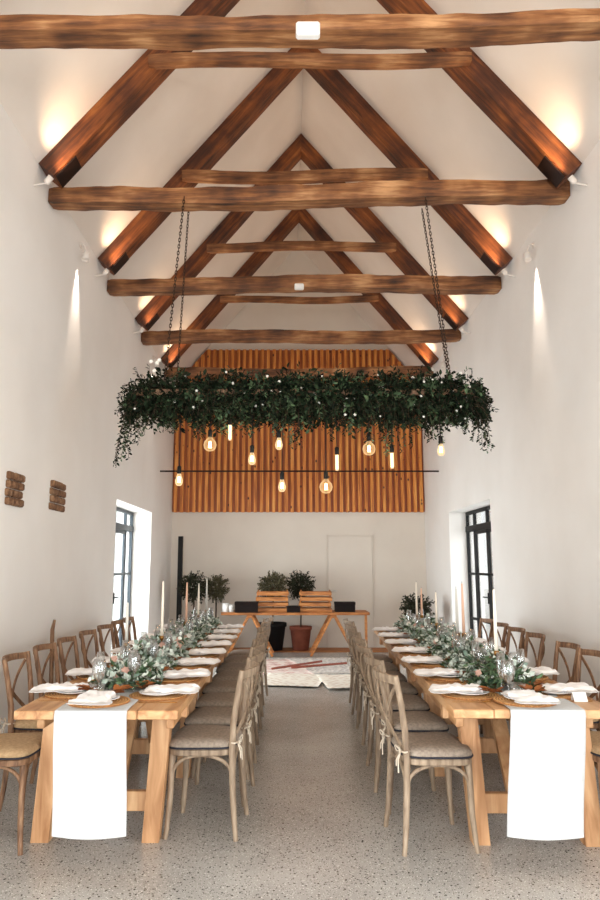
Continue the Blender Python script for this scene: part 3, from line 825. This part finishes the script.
# chains
def chain(p0, p1, lab):
    p0 = Vector(p0); p1 = Vector(p1); d = p1-p0; L = d.length; n = int(L/.03); m = MB()
    q = d.to_track_quat('Z', 'Y').to_matrix().to_4x4()
    for k in range(n):
        c = d*(k+.5)/n
        Mx = Matrix.Translation(c) @ q @ Matrix.Rotation(PI/2*(k % 2), 4, 'Z')
        m.tube([(.009*math.cos(a*PI/4), 0, .022*math.sin(a*PI/4)) for a in range(8)], .0032, 4, Mx, True)
    o = m.build('chain', M['chain'], None, tuple(p0)); tag(o, lab, 'chain', 'chains holding the hanging garland')
for s_, xt, xb in (('left', -.915, -1.04), ('right', 1.21, 1.37)):
    chain((xt, GY-.105, 4.66), (xb, GY-.135, GZ+.03), 'dark chain from second tie beam to the %s front rail of the garland' % s_)
    chain((xt+.01, GY+.105, 4.66), (xb+.06, GY+.135, GZ+.03), 'dark chain from second tie beam to the %s rear rail of the garland' % s_)

# pendants
def bulb(name_kind, x, v_px, lab, cord_top):
    """x world, z centre of bulb"""
    z = v_px
    r = empty('pendant_light', (x, GY-.02, z), 0, lab, 'pendant light', 'bare bulbs under the garland')
    if name_kind == 'globe': prof = [(.0001,-.055), (.03,-.047), (.048,-.028), (.055,0), (.048,.028), (.030,.048), (.016,.066), (.014,.075)]; top = .075
    elif name_kind == 'pear': prof = [(.0001,-.05), (.018,-.046), (.029,-.03), (.032,-.008), (.027,.015), (.018,.04), (.014,.06)]; top = .06
    else: prof = [(.0001,-.075), (.012,-.072), (.016,-.06), (.016,.06), (.013,.07)]; top = .07
    m = MB(); m.lathe(prof, 20); bo = m.build('bulb', M['bulbglass' if name_kind == 'globe' else 'bulbfrost'], r)
    m = MB()
    if name_kind == 'tube':
        for a in range(4): m.tube([(.006*math.cos(a*PI/2), .006*math.sin(a*PI/2), -.06), (.006*math.cos(a*PI/2), .006*math.sin(a*PI/2), .055)], .002, 5)
    else:
        h = .03 if name_kind == 'globe' else .028
        for a in range(7):
            c, s_ = math.cos(a*2*PI/7), math.sin(a*2*PI/7); m.tube([(.006*c, .006*s_, h), (.012*c, .012*s_, -h*.8)], .003, 5)
    m.build('filament', M['filament'], bo)
    m = MB(); m.lathe([(.014, top-.01), (.018, top), (.018, top+.05), (.008, top+.06)], 14); m.build('socket', M['black'], r)
    m = MB(); m.tube([(0,0,top+.055), (0,0,cord_top-z)], .004, 6); m.build('cord', M['black'], r)
    l = bpy.data.lights.new('bulb_glow', 'POINT'); l.energy = 1.1; l.color = (1,.68,.36); l.shadow_soft_size = .02
    lo = bpy.data.objects.new('bulb_glow', l); COL.objects.link(lo); lo.location = (x, GY-.02, z-.0)
def atY(u, v, Y):
    b = (450-v)/700; c, s_ = .98677, .16211; t = Y/(c-s_*b); return (u-288)/700*t, (s_+c*b)*t + CAMH
for kind, u, v, lab in (('globe', 210, 445, 'globe bulb hanging under the left part of the garland'), ('pear', 179, 480, 'long-corded pear bulb at far left below the garland'),
        ('pear', 252, 459, 'pear bulb hanging left of the garland centre'), ('pear', 279, 444, 'short-corded pear bulb just under the garland centre'),
        ('pear', 282, 486, 'long-corded pear bulb low under the garland centre'), ('globe', 326, 487, 'lowest globe bulb, right of the garland centre'),
        ('tube', 337, 462, 'left of the two slim tube bulbs under the garland'), ('globe', 369, 449, 'globe bulb hanging under the right part of the garland'),
        ('tube', 392, 460, 'right of the two slim tube bulbs under the garland'), ('pear', 441, 450, 'pear bulb at far right in front of the wall'),
        ('tube', 230, 432, 'slim tube bulb half hidden by the garland, left of centre')):
    x, z = atY(u, v, GY-.02); bulb(kind, x, z, lab, 2.9)

# table garlands
def table_garland(run, u0, u1, w, seed, label):
    rnd = random.Random(seed)
    c = run.p((u0+u1)/2, w, TZ); r = empty('table_garland', c, -run.a, label, 'garland', 'eucalyptus garlands on the tables')
    L = (u1-u0)/2; ml, md, ms, mf, mw = MB(), MB(), MB(), MB(), MB()
    for k in range(900):
        y = rnd.uniform(-L, L); a = rnd.uniform(0, PI)
        d = Vector((math.cos(a), rnd.uniform(-.8,.5), abs(math.sin(a))*.9+.1))
        p = Vector((math.cos(a)*rnd.uniform(0,.07), y, .02+rnd.uniform(0,.06)))
        front = y < -L+.28
        lm = md if (rnd.random() < (.75 if front else .22)) else ml
        sprig(lm, ms, rnd, p, d, rnd.uniform(.09,.17), .05 if lm is md else .036, .018 if lm is md else .026, .2, rnd.randint(7,10), floor_z=.012)
    for k in range(70):
        p = Vector((rnd.uniform(-.13,.13), rnd.uniform(-L, L), rnd.uniform(.08,.14)))
        flower(mf if rnd.random() < .45 else mw, p, rnd.uniform(.018,.03), rnd, 7)
    ml.build('eucalyptus_leaves', M['leaf_pale'], r); md.build('ruscus_leaves', M['leaf_mid'], r); ms.build('stems', M['bark'], r)
    tag(mf.build('blush_flowers', M['ribbon'], r), kind='stuff'); tag(mw.build('white_flowers', M['ivory'], r), kind='stuff')
table_garland(RL, .46, 4.6, .0, 21, 'silvery eucalyptus garland running down the left table')
table_garland(RR, .42, 4.35, .0, 22, 'silvery eucalyptus garland running down the right table')

# ------------------------------------------------------------------ tableware prototypes
def napkin_mesh(seed):
    rnd = random.Random(seed); m = MB(); nx, ny = 16, 12; A, B = .15, .092; vs = []; fs = []
    for t in (1, 0):
        for i in range(nx+1):
            for j in range(ny+1):
                a = i/nx*2-1; b = j/ny*2-1
                x = a*A*(1-.10*b*b) ; y = b*B*(1+.18*a)
                q = Vector((a*2+seed, b*2, seed*.7))
                e = max(0, (1-abs(a)**10)*(1-abs(b)**8)); b2 = b + .25*a*abs(a)
                z = .002 + t*((.004+.020*(.5+.6*noise.noise(q*1.4)) + .018*abs(noise.noise(q*2.4)))*e**.5 + .002)
                x += .012*noise.noise(q*1.3+Vector((9,0,0))); y += .03*noise.noise(q*1.3+Vector((0,9,0))) + .018*a
                vs.append((x, y, z))
    n = (nx+1)*(ny+1)
    for t in (0, 1):
        for i in range(nx):
            for j in range(ny):
                a = t*n+i*(ny+1)+j; f = (a, a+ny+1, a+ny+2, a+1); fs.append(f if t == 0 else f[::-1])
    for i in range(nx):
        for j in (0, ny):
            a = i*(ny+1)+j; fs.append((a, a+ny+1, a+ny+1+n, a+n) if j == 0 else (a+n, a+ny+1+n, a+ny+1, a))
    for j in range(ny):
        for i in (0, nx):
            a = i*(ny+1)+j; fs.append((a, a+1, a+1+n, a+n) if i else (a+n, a+1+n, a+1, a))
    m.add(vs, fs, True); return m
def proto_done(o): return o
naps = [napkin_mesh(s_).build('napkin', M['napkin']) for s_ in (1, 4, 8)]; nu = [[], [], []]
m = MB(); m.lathe([(.0001,.0), (.15,.0), (.158,.004), (.155,.010), (.14,.009), (.0001,.007)], 32); charger = m.build('rattan_charger', M['rattan']); cuU = []
m = MB(); m.lathe([(.0001,.0), (.055,.0), (.08,.008), (.103,.014), (.105,.016), (.101,.017), (.078,.011), (.055,.005), (.0001,.005)], 32); plate = m.build('plate', M['plate']); pU = []
m = MB()
m.lathe([(.0001,0), (.034,0), (.034,.002), (.006,.006), (.0035,.012), (.0035,.085), (.010,.094), (.028,.112), (.037,.140), (.036,.170), (.030,.205), (.0288,.205), (.0345,.170), (.0355,.140), (.027,.114), (.008,.096), (.0001,.093)], 18)
wg = m.build('wine_glass', M['glass']); wU = []
m = MB(); m.lathe([(.0001,0), (.028,0), (.029,.002), (.005,.006), (.003,.012), (.003,.09), (.012,.105), (.022,.14), (.024,.18), (.021,.235), (.020,.235), (.0228,.18), (.0208,.14), (.010,.107), (.0001,.10)], 16)
fg = m.build('champagne_flute', M['glass']); fU = []
# cutlery
fork = empty('fork'); m = MB()
m.sweep([(0,-.10,.002), (0,-.02,.003), (0,.03,.004)], [(-.005,-.001), (.005,-.001), (.005,.001), (-.005,.001)], (0,0,1), False); m.build('handle', M['gold'], fork)
m = MB(); m.cbox(-.011,.03,.002,.011,.055,.005,.001)
for k in range(4): m.cbox(-.011+k*.0063, .055, .002, -.008+k*.0063, .095, .004, .0005)
m.build('tines', M['gold'], fork); foU = []
knife = empty('knife'); m = MB(); m.cbox(-.005,-.10,.001,.005,-.01,.005,.001); m.build('handle', M['gold'], knife)
m = MB(); m.cbox(-.008,-.01,.002,.008,.10,.0035,.0008); m.build('blade', M['gold'], knife); knU = []
m = MB(); rnd = random.Random(3)
for k in range(9): add_leaf(m, Vector((rnd.uniform(-.015,.015), rnd.uniform(-.02,.02), .006+k*.002)), Vector((rnd.uniform(-1,1), rnd.uniform(-1,1), .25)), Vector((0,0,1)), .075, .036)
sprg = m.build('dried_leaf_sprig', M['amber']); spU = []

def setting(run, u, w, side, where, k, n_, chan=True):
    """side: +1 seat to the right of the run, -1 to the left, 0 at the near end"""
    rz = -run.a + {1: 0, -1: PI, 0: -PI/2}[side]
    def T(a, b):  # a towards the diner, b along
        if side == 0: return run.p(u - a, w + b*1.0)
        return run.p(u + b*side*-1*-1, w + side*a)
    o1 = T(0, 0); Z = TZ + (.0075 if side == 0 else 0)
    place(charger, cuU, (o1[0], o1[1], Z), rz, 'round rattan charger ' + where, 'charger', 'rattan chargers')
    place(plate, pU, (o1[0], o1[1], Z+.0095), rz, 'white plate under napkin ' + where, 'plate', 'white plates')
    q = T(.07, 0); j = (k*7+int(w*10)) % 3
    place(naps[j], nu[j], (q[0], q[1], Z+.027), rz+[.12,-.1,.03][j], 'crumpled white linen napkin ' + where, 'napkin', 'white napkins')
    q = T(-.10, .07); place(sprg, spU, (q[0], q[1], Z+.02), rz+k, 'small brown leaf sprig ' + where, 'leaf sprig', 'dried leaf sprigs on the plates')
    if side:
        q = T(.03, .185); place(fork, foU, (q[0], q[1], TZ), rz+PI/2+0*k, 'gold fork ' + where, 'fork', 'gold forks')
        q = T(.03, -.185); place(knife, knU, (q[0], q[1], TZ), rz+PI/2, 'gold knife ' + where, 'knife', 'gold knives')
        q = T(-.17, .15); place(wg, wU, (q[0], q[1], TZ+.0005), 0, 'clear wine glass ' + where, 'wine glass', 'wine glasses')
        q = T(-.155, .08 if k % 2 else .075); place(fg, fU, (q[0]+.0, q[1]+.0, TZ+.0005), 0, 'tall champagne flute ' + where, 'champagne flute', 'champagne flutes')
def wher(sidename, tab, k, n_): return 'on the %s side of the %s table, %s' % (sidename, tab, ordw(k, n_))
for k in range(8):
    u, w = RL.inv(0, 3.92+.56*k); setting(RL, 3.95+.56*k-3.56, .235, 1, wher('aisle', 'left', k, 8), k, 8)
for k, y in enumerate([4.0, 4.6, 5.15, 5.72, 6.3, 6.88, 7.44, 7.98]): setting(RL, y-3.56, -.235, -1, wher('wall', 'left', k, 8), k, 8)
for k in range(7): setting(RR, .38+.6*k, -.235, -1, wher('aisle', 'right', k, 7), k, 7)
for k in range(7): setting(RR, .42+.6*k, .235, 1, wher('wall', 'right', k, 7), k, 7)
setting(RL, .175, -.03, 0, 'at the near end of the left table, on the runner', 1, 1)
setting(RR, .175, .0, 0, 'at the near end of the right table, on the runner', 2, 1)

# candlesticks with tapers
def candles(run, lst, tab):
    for k, (u_px, v_top, col, w) in enumerate(lst):
        # solve for position along run: x/t relation
        best = None
        for s_ in range(0, 460):
            uu = s_*.01; x, y, _ = run.p(uu, w)
            zt = 1.28; dY = y*.98677 + (zt-CAMH)*.16211; px = 288+700*x/dY
            if best is None or abs(px-u_px) < best[0]: best = (abs(px-u_px), uu, x, y, dY)
        _, uu, x, y, dY = best
        b = (450-v_top)/700; zt = CAMH + y*(.16211+.98677*b)/(.98677-.16211*b)
        zb = TZ+.20
        where = 'on the %s table, %s' % (tab, ordw(k, len(lst)))
        e = empty('candlestick', (x, y, TZ+.0035), 0, 'slim brass candlestick rising from the garland ' + where, 'candlestick', 'brass candlesticks')
        m = MB(); m.lathe([(.0001,0), (.04,0), (.04,.006), (.012,.014), (.006,.03), (.006,.165), (.009,.17)], 14); m.build('stem', M['brass'], e)
        m = MB(); m.lathe([(.009,.165), (.016,.172), (.016,.195), (.0125,.197), (.0125,.176), (.0001,.175)], 14); m.build('cup', M['brass'], e)
        c = empty('taper_candle', (x, y, TZ+.0035+.176), 0, {'candle_w': 'ivory', 'candle_p': 'blush', 'candle_g': 'pale grey'}[col] + ' taper candle in its candlestick ' + where, 'candle', 'taper candles')
        H = zt - (TZ+.18)
        m = MB(); m.lathe([(.0001,0), (.0115,0), (.0095,H*.6), (.0065,H-.006), (.0001,H)], 12); m.build('wax', M[col], c)
        m = MB(); m.tube([(0,0,H-.003), (0,0,H+.012)], .0012, 5); m.build('wick', M['blackpot'], c)
candles(RL, [(128, 602, 'candle_g', -.12), (163, 581, 'candle_w', .03), (187, 582, 'candle_p', .02), (199, 583, 'candle_w', .03), (207, 578, 'candle_g', .02)], 'left')
candles(RR, [(494, 589, 'candle_w', .0), (462, 583, 'candle_p', .04), (456, 588, 'candle_g', .0), (435.5, 592, 'candle_w', .0), (421, 588, 'candle_p', .02), (416, 582, 'candle_w', -.03)], 'right')
# votives near the front of each garland
for run, w, u, tab in ((RL, -.09, .37, 'left'), (RR, .01, .34, 'right')):
    x, y, _ = run.p(u, w)
    e = empty('votive_holder', (x, y, TZ+.008), 0, 'low glass votive in front of the garland on the %s table' % tab, 'candle holder', 'glass votives')
    m = MB(); m.lathe([(.0001,0), (.036,0), (.042,.03), (.045,.065), (.042,.065), (.039,.03), (.033,.006), (.0001,.006)], 18); m.build('glass_cup', M['glass'], e)
    m = MB(); m.lathe([(.0001,.007), (.032,.007), (.035,.028), (.0001,.028)], 16); m.build('wax', M['candle_w'], e)

# small grey tent card at right table
e = RR.p(.24, .30); m = MB()
m.add([(-.035,-.025,0), (.035,-.025,0), (.035,0,.045), (-.035,0,.045), (-.035,.025,0), (.035,.025,0), (-.035,-.023,0), (.035,-.023,0), (.035,0,.042), (-.035,0,.042), (-.035,.023,0), (.035,.023,0)],
      [(0,1,2,3), (3,2,5,4), (7,6,9,8), (8,9,10,11), (0,6,7,1), (4,5,11,10), (0,3,9,6), (3,4,10,9), (1,7,8,2), (2,8,11,5)])
tag(m.build('place_card', M['card'], None, (e[0], e[1], TZ+.001)), 'small folded grey card near the front of the right table', 'card')

# ------------------------------------------------------------------ back of the room
r = empty('trestle_table', (.12, 11.95, .0), 0, 'rustic trestle table against the back wall holding crates and boxes', 'table')
m = MB()
for k in range(3): m.cbox(-1.21, -.3+.2*k+.002, .655, 1.21, -.1+.2*k-.002, .70, .005)
m.build('tabletop', M['crate'], r)
for cx in (-.74, .62):
    for yy in (-.24, .24):
        for s_ in (-1, 1):
            m = MB(); m.sweep([(cx+s_*.37, yy, 0), (cx+s_*.02, yy+(.02 if s_ > 0 else 0), .655)], [(-.02,-.018), (.02,-.018), (.02,.018), (-.02,.018)], (0,1,0), False)
            m.build('leg', M['crate'], r)
    m = MB(); m.cbox(cx-.05, -.29, .61, cx+.05, .29, .655, .004); m.build('bearer', M['crate'], r)
m = MB(); m.cbox(1.13, -.26, 0, 1.17, -.22, .655, .003); m.build('leg', M['crate'], r)
def crates(x0, x1, side, nst):
    for k in range(nst):
        z = .7005 + k*.088
        lab = 'slatted wooden crate %s of the %s stack on the trestle table' % (['at the bottom', 'second from the bottom', 'third from the bottom', 'on top'][k], side)
        dx = random.uniform(-.015,.015)
        e = empty('wooden_crate', ((x0+x1)/2+dx, 11.88, z), random.uniform(-.03,.03), lab, 'crate', 'wooden crates on the trestle table')
        w = (x1-x0)/2
        m = MB(); m.cbox(-w, -.17, 0, w, .17, .010, .002); m.build('base', M['crate'], e)
        for yy in (-.17, .155):
            for za, zb in ((.010, .060),):
                m = MB(); m.cbox(-w, yy, za, w, yy+.015, zb, .002); m.build('side_slat', M['crate'], e)
        for xx in (-w, w-.015):
            m = MB(); m.cbox(xx, -.15, .010, xx+.015, .15, .060, .002); m.build('end_board', M['crate'], e)
        for xx in (-w+.016, w-.036):
            for yy in (-.154, .134): m = MB(); m.cbox(xx, yy, .010, xx+.02, yy+.02, .0865, .002); m.build('corner_post', M['crate'], e)
crates(-.53, .0, 'left', 4); crates(.19, .72, 'right', 4)
def darkbox(x0, x1, h, y, lab, grp='dark boxes on the trestle table'):
    e = empty('storage_box', ((x0+x1)/2, y, .7005), 0, lab, 'box', grp); w = (x1-x0)/2
    m = MB(); m.cbox(-w, -.1, 0, w, .1, h*.72, .004); m.build('body', M['darkbox'], e)
    m = MB(); m.cbox(-w-.005, -.105, h*.72, w+.005, .105, h, .004); m.build('lid', M['darkbox'], e)
darkbox(-.86, -.49, .17, 11.74-.06, 'large black box left of the left crates')
darkbox(-.02, .2, .10, 11.72, 'low dark box between the two crate stacks')
darkbox(.77, 1.1, .16, 11.8, 'black box right of the right crates')
for k, (x, r_, h) in enumerate(((-1.02, .055, .14), (-.925, .04, .12))):
    m = MB(); m.lathe([(.0001,0), (r_,0), (r_,h), (r_-.006,h), (r_-.006,.01), (.0001,.01)], 18)
    o = m.build('white_pot', M['white'] if k == 0 else M['card'], None, (x, 11.72, .7005)); tag(o, ['larger white pot at the left end of the trestle table', 'smaller cream pot beside the black box on trestle table'][k], 'pot', 'pale pots on the trestle table')

def topiary(x, y, ztop, rad, potmat, pot_r, pot_h, label, seed, leafm='leaf_topiary', stemlean=0, sq=1.0, base=0.0):
    rnd = random.Random(seed)
    base = .012 if y > 12 else 0
    r = empty('potted_tree', (x, y, base), 0, label, 'potted tree', 'potted standard trees')
    m = MB(); m.lathe([(.0001,0), (pot_r*.72,0), (pot_r*.95,pot_h*.86), (pot_r*1.03,pot_h*.86), (pot_r*1.03,pot_h), (pot_r*.92,pot_h), (pot_r*.9,pot_h*.9)], 24); m.build('pot', M[potmat], r)
    m = MB(); m.lathe([(.0001,pot_h*.88), (pot_r*.9,pot_h*.88)], 20); m.build('soil', M['soil'], r)
    zc = ztop-rad*sq-base
    m = MB(); m.tube([(0,0,pot_h*.85), (.012,0,(pot_h+zc)/2), (stemlean,0,zc)], .013, 8); m.build('trunk', M['bark'], r)
    ml, ms = MB(), MB()
    for k in range(240):
        d = rvec(rnd); p = Vector((stemlean,0,zc)) + Vector((d.x, d.y, d.z*sq))*rad*rnd.uniform(.2,.72)
        sprig(ml, ms, rnd, p, d, rad*.5, .036, .02, .03, 9)
    ml.build('foliage', M[leafm], r); ms.build('twigs', M['bark'], r)
YT = 12.5
topiary(-.27, YT, 1.34, .235, 'blackpot', .24, .46, 'topiary ball tree in a black pot under the trestle table', 1, 'leaf_olive')
topiary(.22, YT, 1.35, .235, 'terracotta', .19, .40, 'dark topiary ball tree in a terracotta pot behind the trestle table', 2)
topiary(-1.56, 11.8, 1.33, .24, 'blackpot', .17, .35, 'dark ball tree beside the black post behind the left table', 3)
topiary(-1.26, 12.45, 1.28, .22, 'blackpot', .15, .32, 'sparse olive tree right of the black post', 4, 'leaf_olive')
topiary(2.02, 11.2, .98, .25, 'blackpot', .2, .35, 'leafy dark shrub in the right back corner', 5, sq=.8)
m = MB(); m.cbox(-.04, -.04, .02, .04, .04, 1.95, .004); m.cbox(-.14, -.14, 0, .14, .14, .02, .004)
tag(m.build('black_post', M['black'], None, (-1.90, 12.5, .012)), 'tall black square post standing in the left back corner', 'post')
# stave by left wall
m = MB(); m.tube([(0,0,0), (-.02,.02,.5), (-.035,.03,.9), (-.02,.03,.985)], [.02,.019,.019,.012], 8)
tag(m.build('wooden_stave', M['oak'], None, (-2.03, 6.28, 0)), 'single upright wooden stave against left wall behind the chairs', 'stave')

# rugs
m = MB()
for k in range(3): m.cbox(XL+.01, 12.26+.2*k, 0, XR-.01, 12.455+.2*k, .012, .003)
struct(m.build('trim_1', M['crate']), 'strip of brown timber boards along the foot of the back wall')
def rug(x0, y0, x1, y1, rz, mat, lab, z):
    m = MB(); nx, ny = 14, 14; vs = []; fs = []
    w, h = (x1-x0)/2, (y1-y0)/2
    for t in (1, 0):
        for i in range(nx+1):
            for j in range(ny+1):
                a = (i/nx*2-1)*w; b = (j/ny*2-1)*h
                vs.append((a+.01*noise.noise(Vector((a*3,b*3,1))), b+.01*noise.noise(Vector((a*3,b*3,5))), t*(.006+.003*noise.noise(Vector((a*3,b*3,z*50))))))
    n = (nx+1)*(ny+1)
    for t in (0, 1):
        for i in range(nx):
            for j in range(ny):
                a = t*n+i*(ny+1)+j; f = (a, a+ny+1, a+ny+2, a+1); fs.append(f if t == 0 else f[::-1])
    for i in range(nx):
        for j in (0, ny): a = i*(ny+1)+j; fs.append((a, a+ny+1, a+ny+1+n, a+n))
    for j in range(ny):
        for i in (0, nx): a = i*(ny+1)+j; fs.append((a, a+1, a+1+n, a+n))
    m.add(vs, fs, True); o = m.build('rug', mat, None, ((x0+x1)/2, (y0+y1)/2, z)); o.rotation_euler = (0,0,rz)
    tag(o, lab, 'rug', 'overlapping rugs at the end of the aisle')
rug(-1.0, 9.9, 1.3, 11.55, 0.02, M['rug_a'], 'grey and white flecked rug in front of the trestle table', .001)
rug(-.85, 9.2, .25, 11.2, .22, M['rug_b'], 'faded pink patterned rug at the left of the aisle end', .010)
rug(-.35, 8.8, .45, 9.75, -.18, M['rug_c'], 'cream flecked rug in the middle of the aisle end', .019)
rug(.42, 8.6, 1.0, 9.6, .10, M['rug_c'], 'plain cream rug at the right of the aisle end', .028)
for k, (a, b, lab) in enumerate((((-.22,10.0), (.5,10.75), 'longer red-brown stick lying on the rugs'), ((.05,10.1), (.85,10.55), 'shorter red-brown stick lying on the rugs beside the longer'))):
    m = MB(); m.tube([(a[0],a[1],.052), (b[0],b[1],.052)], .016, 8); tag(m.build('wooden_stick', M['red_stick']), lab, 'stick', 'sticks on the rugs')

# ------------------------------------------------------------------ daylight and lamps
w = bpy.data.worlds.new('World'); scene.world = w; w.use_nodes = True
bg = w.node_tree.nodes['Background']; bg.inputs[0].default_value = (.88,.94,1,1); bg.inputs[1].default_value = 1.6
def area(name, loc, rot, sx, sy, power, col):
    l = bpy.data.lights.new(name, 'AREA'); l.shape = 'RECTANGLE'; l.size = sx; l.size_y = sy; l.energy = power; l.color = col
    o = bpy.data.objects.new(name, l); COL.objects.link(o); o.location = loc; o.rotation_euler = rot; return o
area('added_daylight_front', (XC, YF+.05, 1.6), (math.radians(90), 0, 0), fx1-fx0-.2, 2.8, 370, (.96,.98,1))  # area lamp just inside the added front glazing, out of view
area('added_daylight_left_near', (XL-.6, 1.33, 1.2), (0, math.radians(-90), 0), 2.1, 2.1, 270, (.94,.97,1))  # lamp lighting the room through the added left doors
area('added_daylight_right_near', (XR+.6, 1.33, 1.2), (0, math.radians(90), 0), 2.1, 2.1, 250, (.94,.97,1))  # lamp outside the added right doors, brightens the left wall
area('daylight_left', (XL-.6, 9.82, 1.2), (0, math.radians(-90), 0), 2.1, 2.1, 210, (.93,.97,1))
area('daylight_right', (XR+.6, 9.82, 1.2), (0, math.radians(90), 0), 2.1, 2.1, 55, (.95,.97,1))

# ------------------------------------------------------------------ camera
cam = bpy.data.cameras.new('Camera'); co = bpy.data.objects.new('Camera', cam); COL.objects.link(co)
co.location = (0, 0, CAMH); p = math.atan(115/700); co.rotation_euler = (PI/2+p, 0, 0)
cam.sensor_fit = 'VERTICAL'; cam.sensor_height = 36; cam.lens = 36*700/900
cam.shift_x = 12/900
scene.camera = co
scene.view_settings.view_transform = 'Standard'; scene.view_settings.look = 'None'; scene.view_settings.gamma = 1
scene.view_settings.exposure = .22; scene.view_settings.use_curve_mapping = False
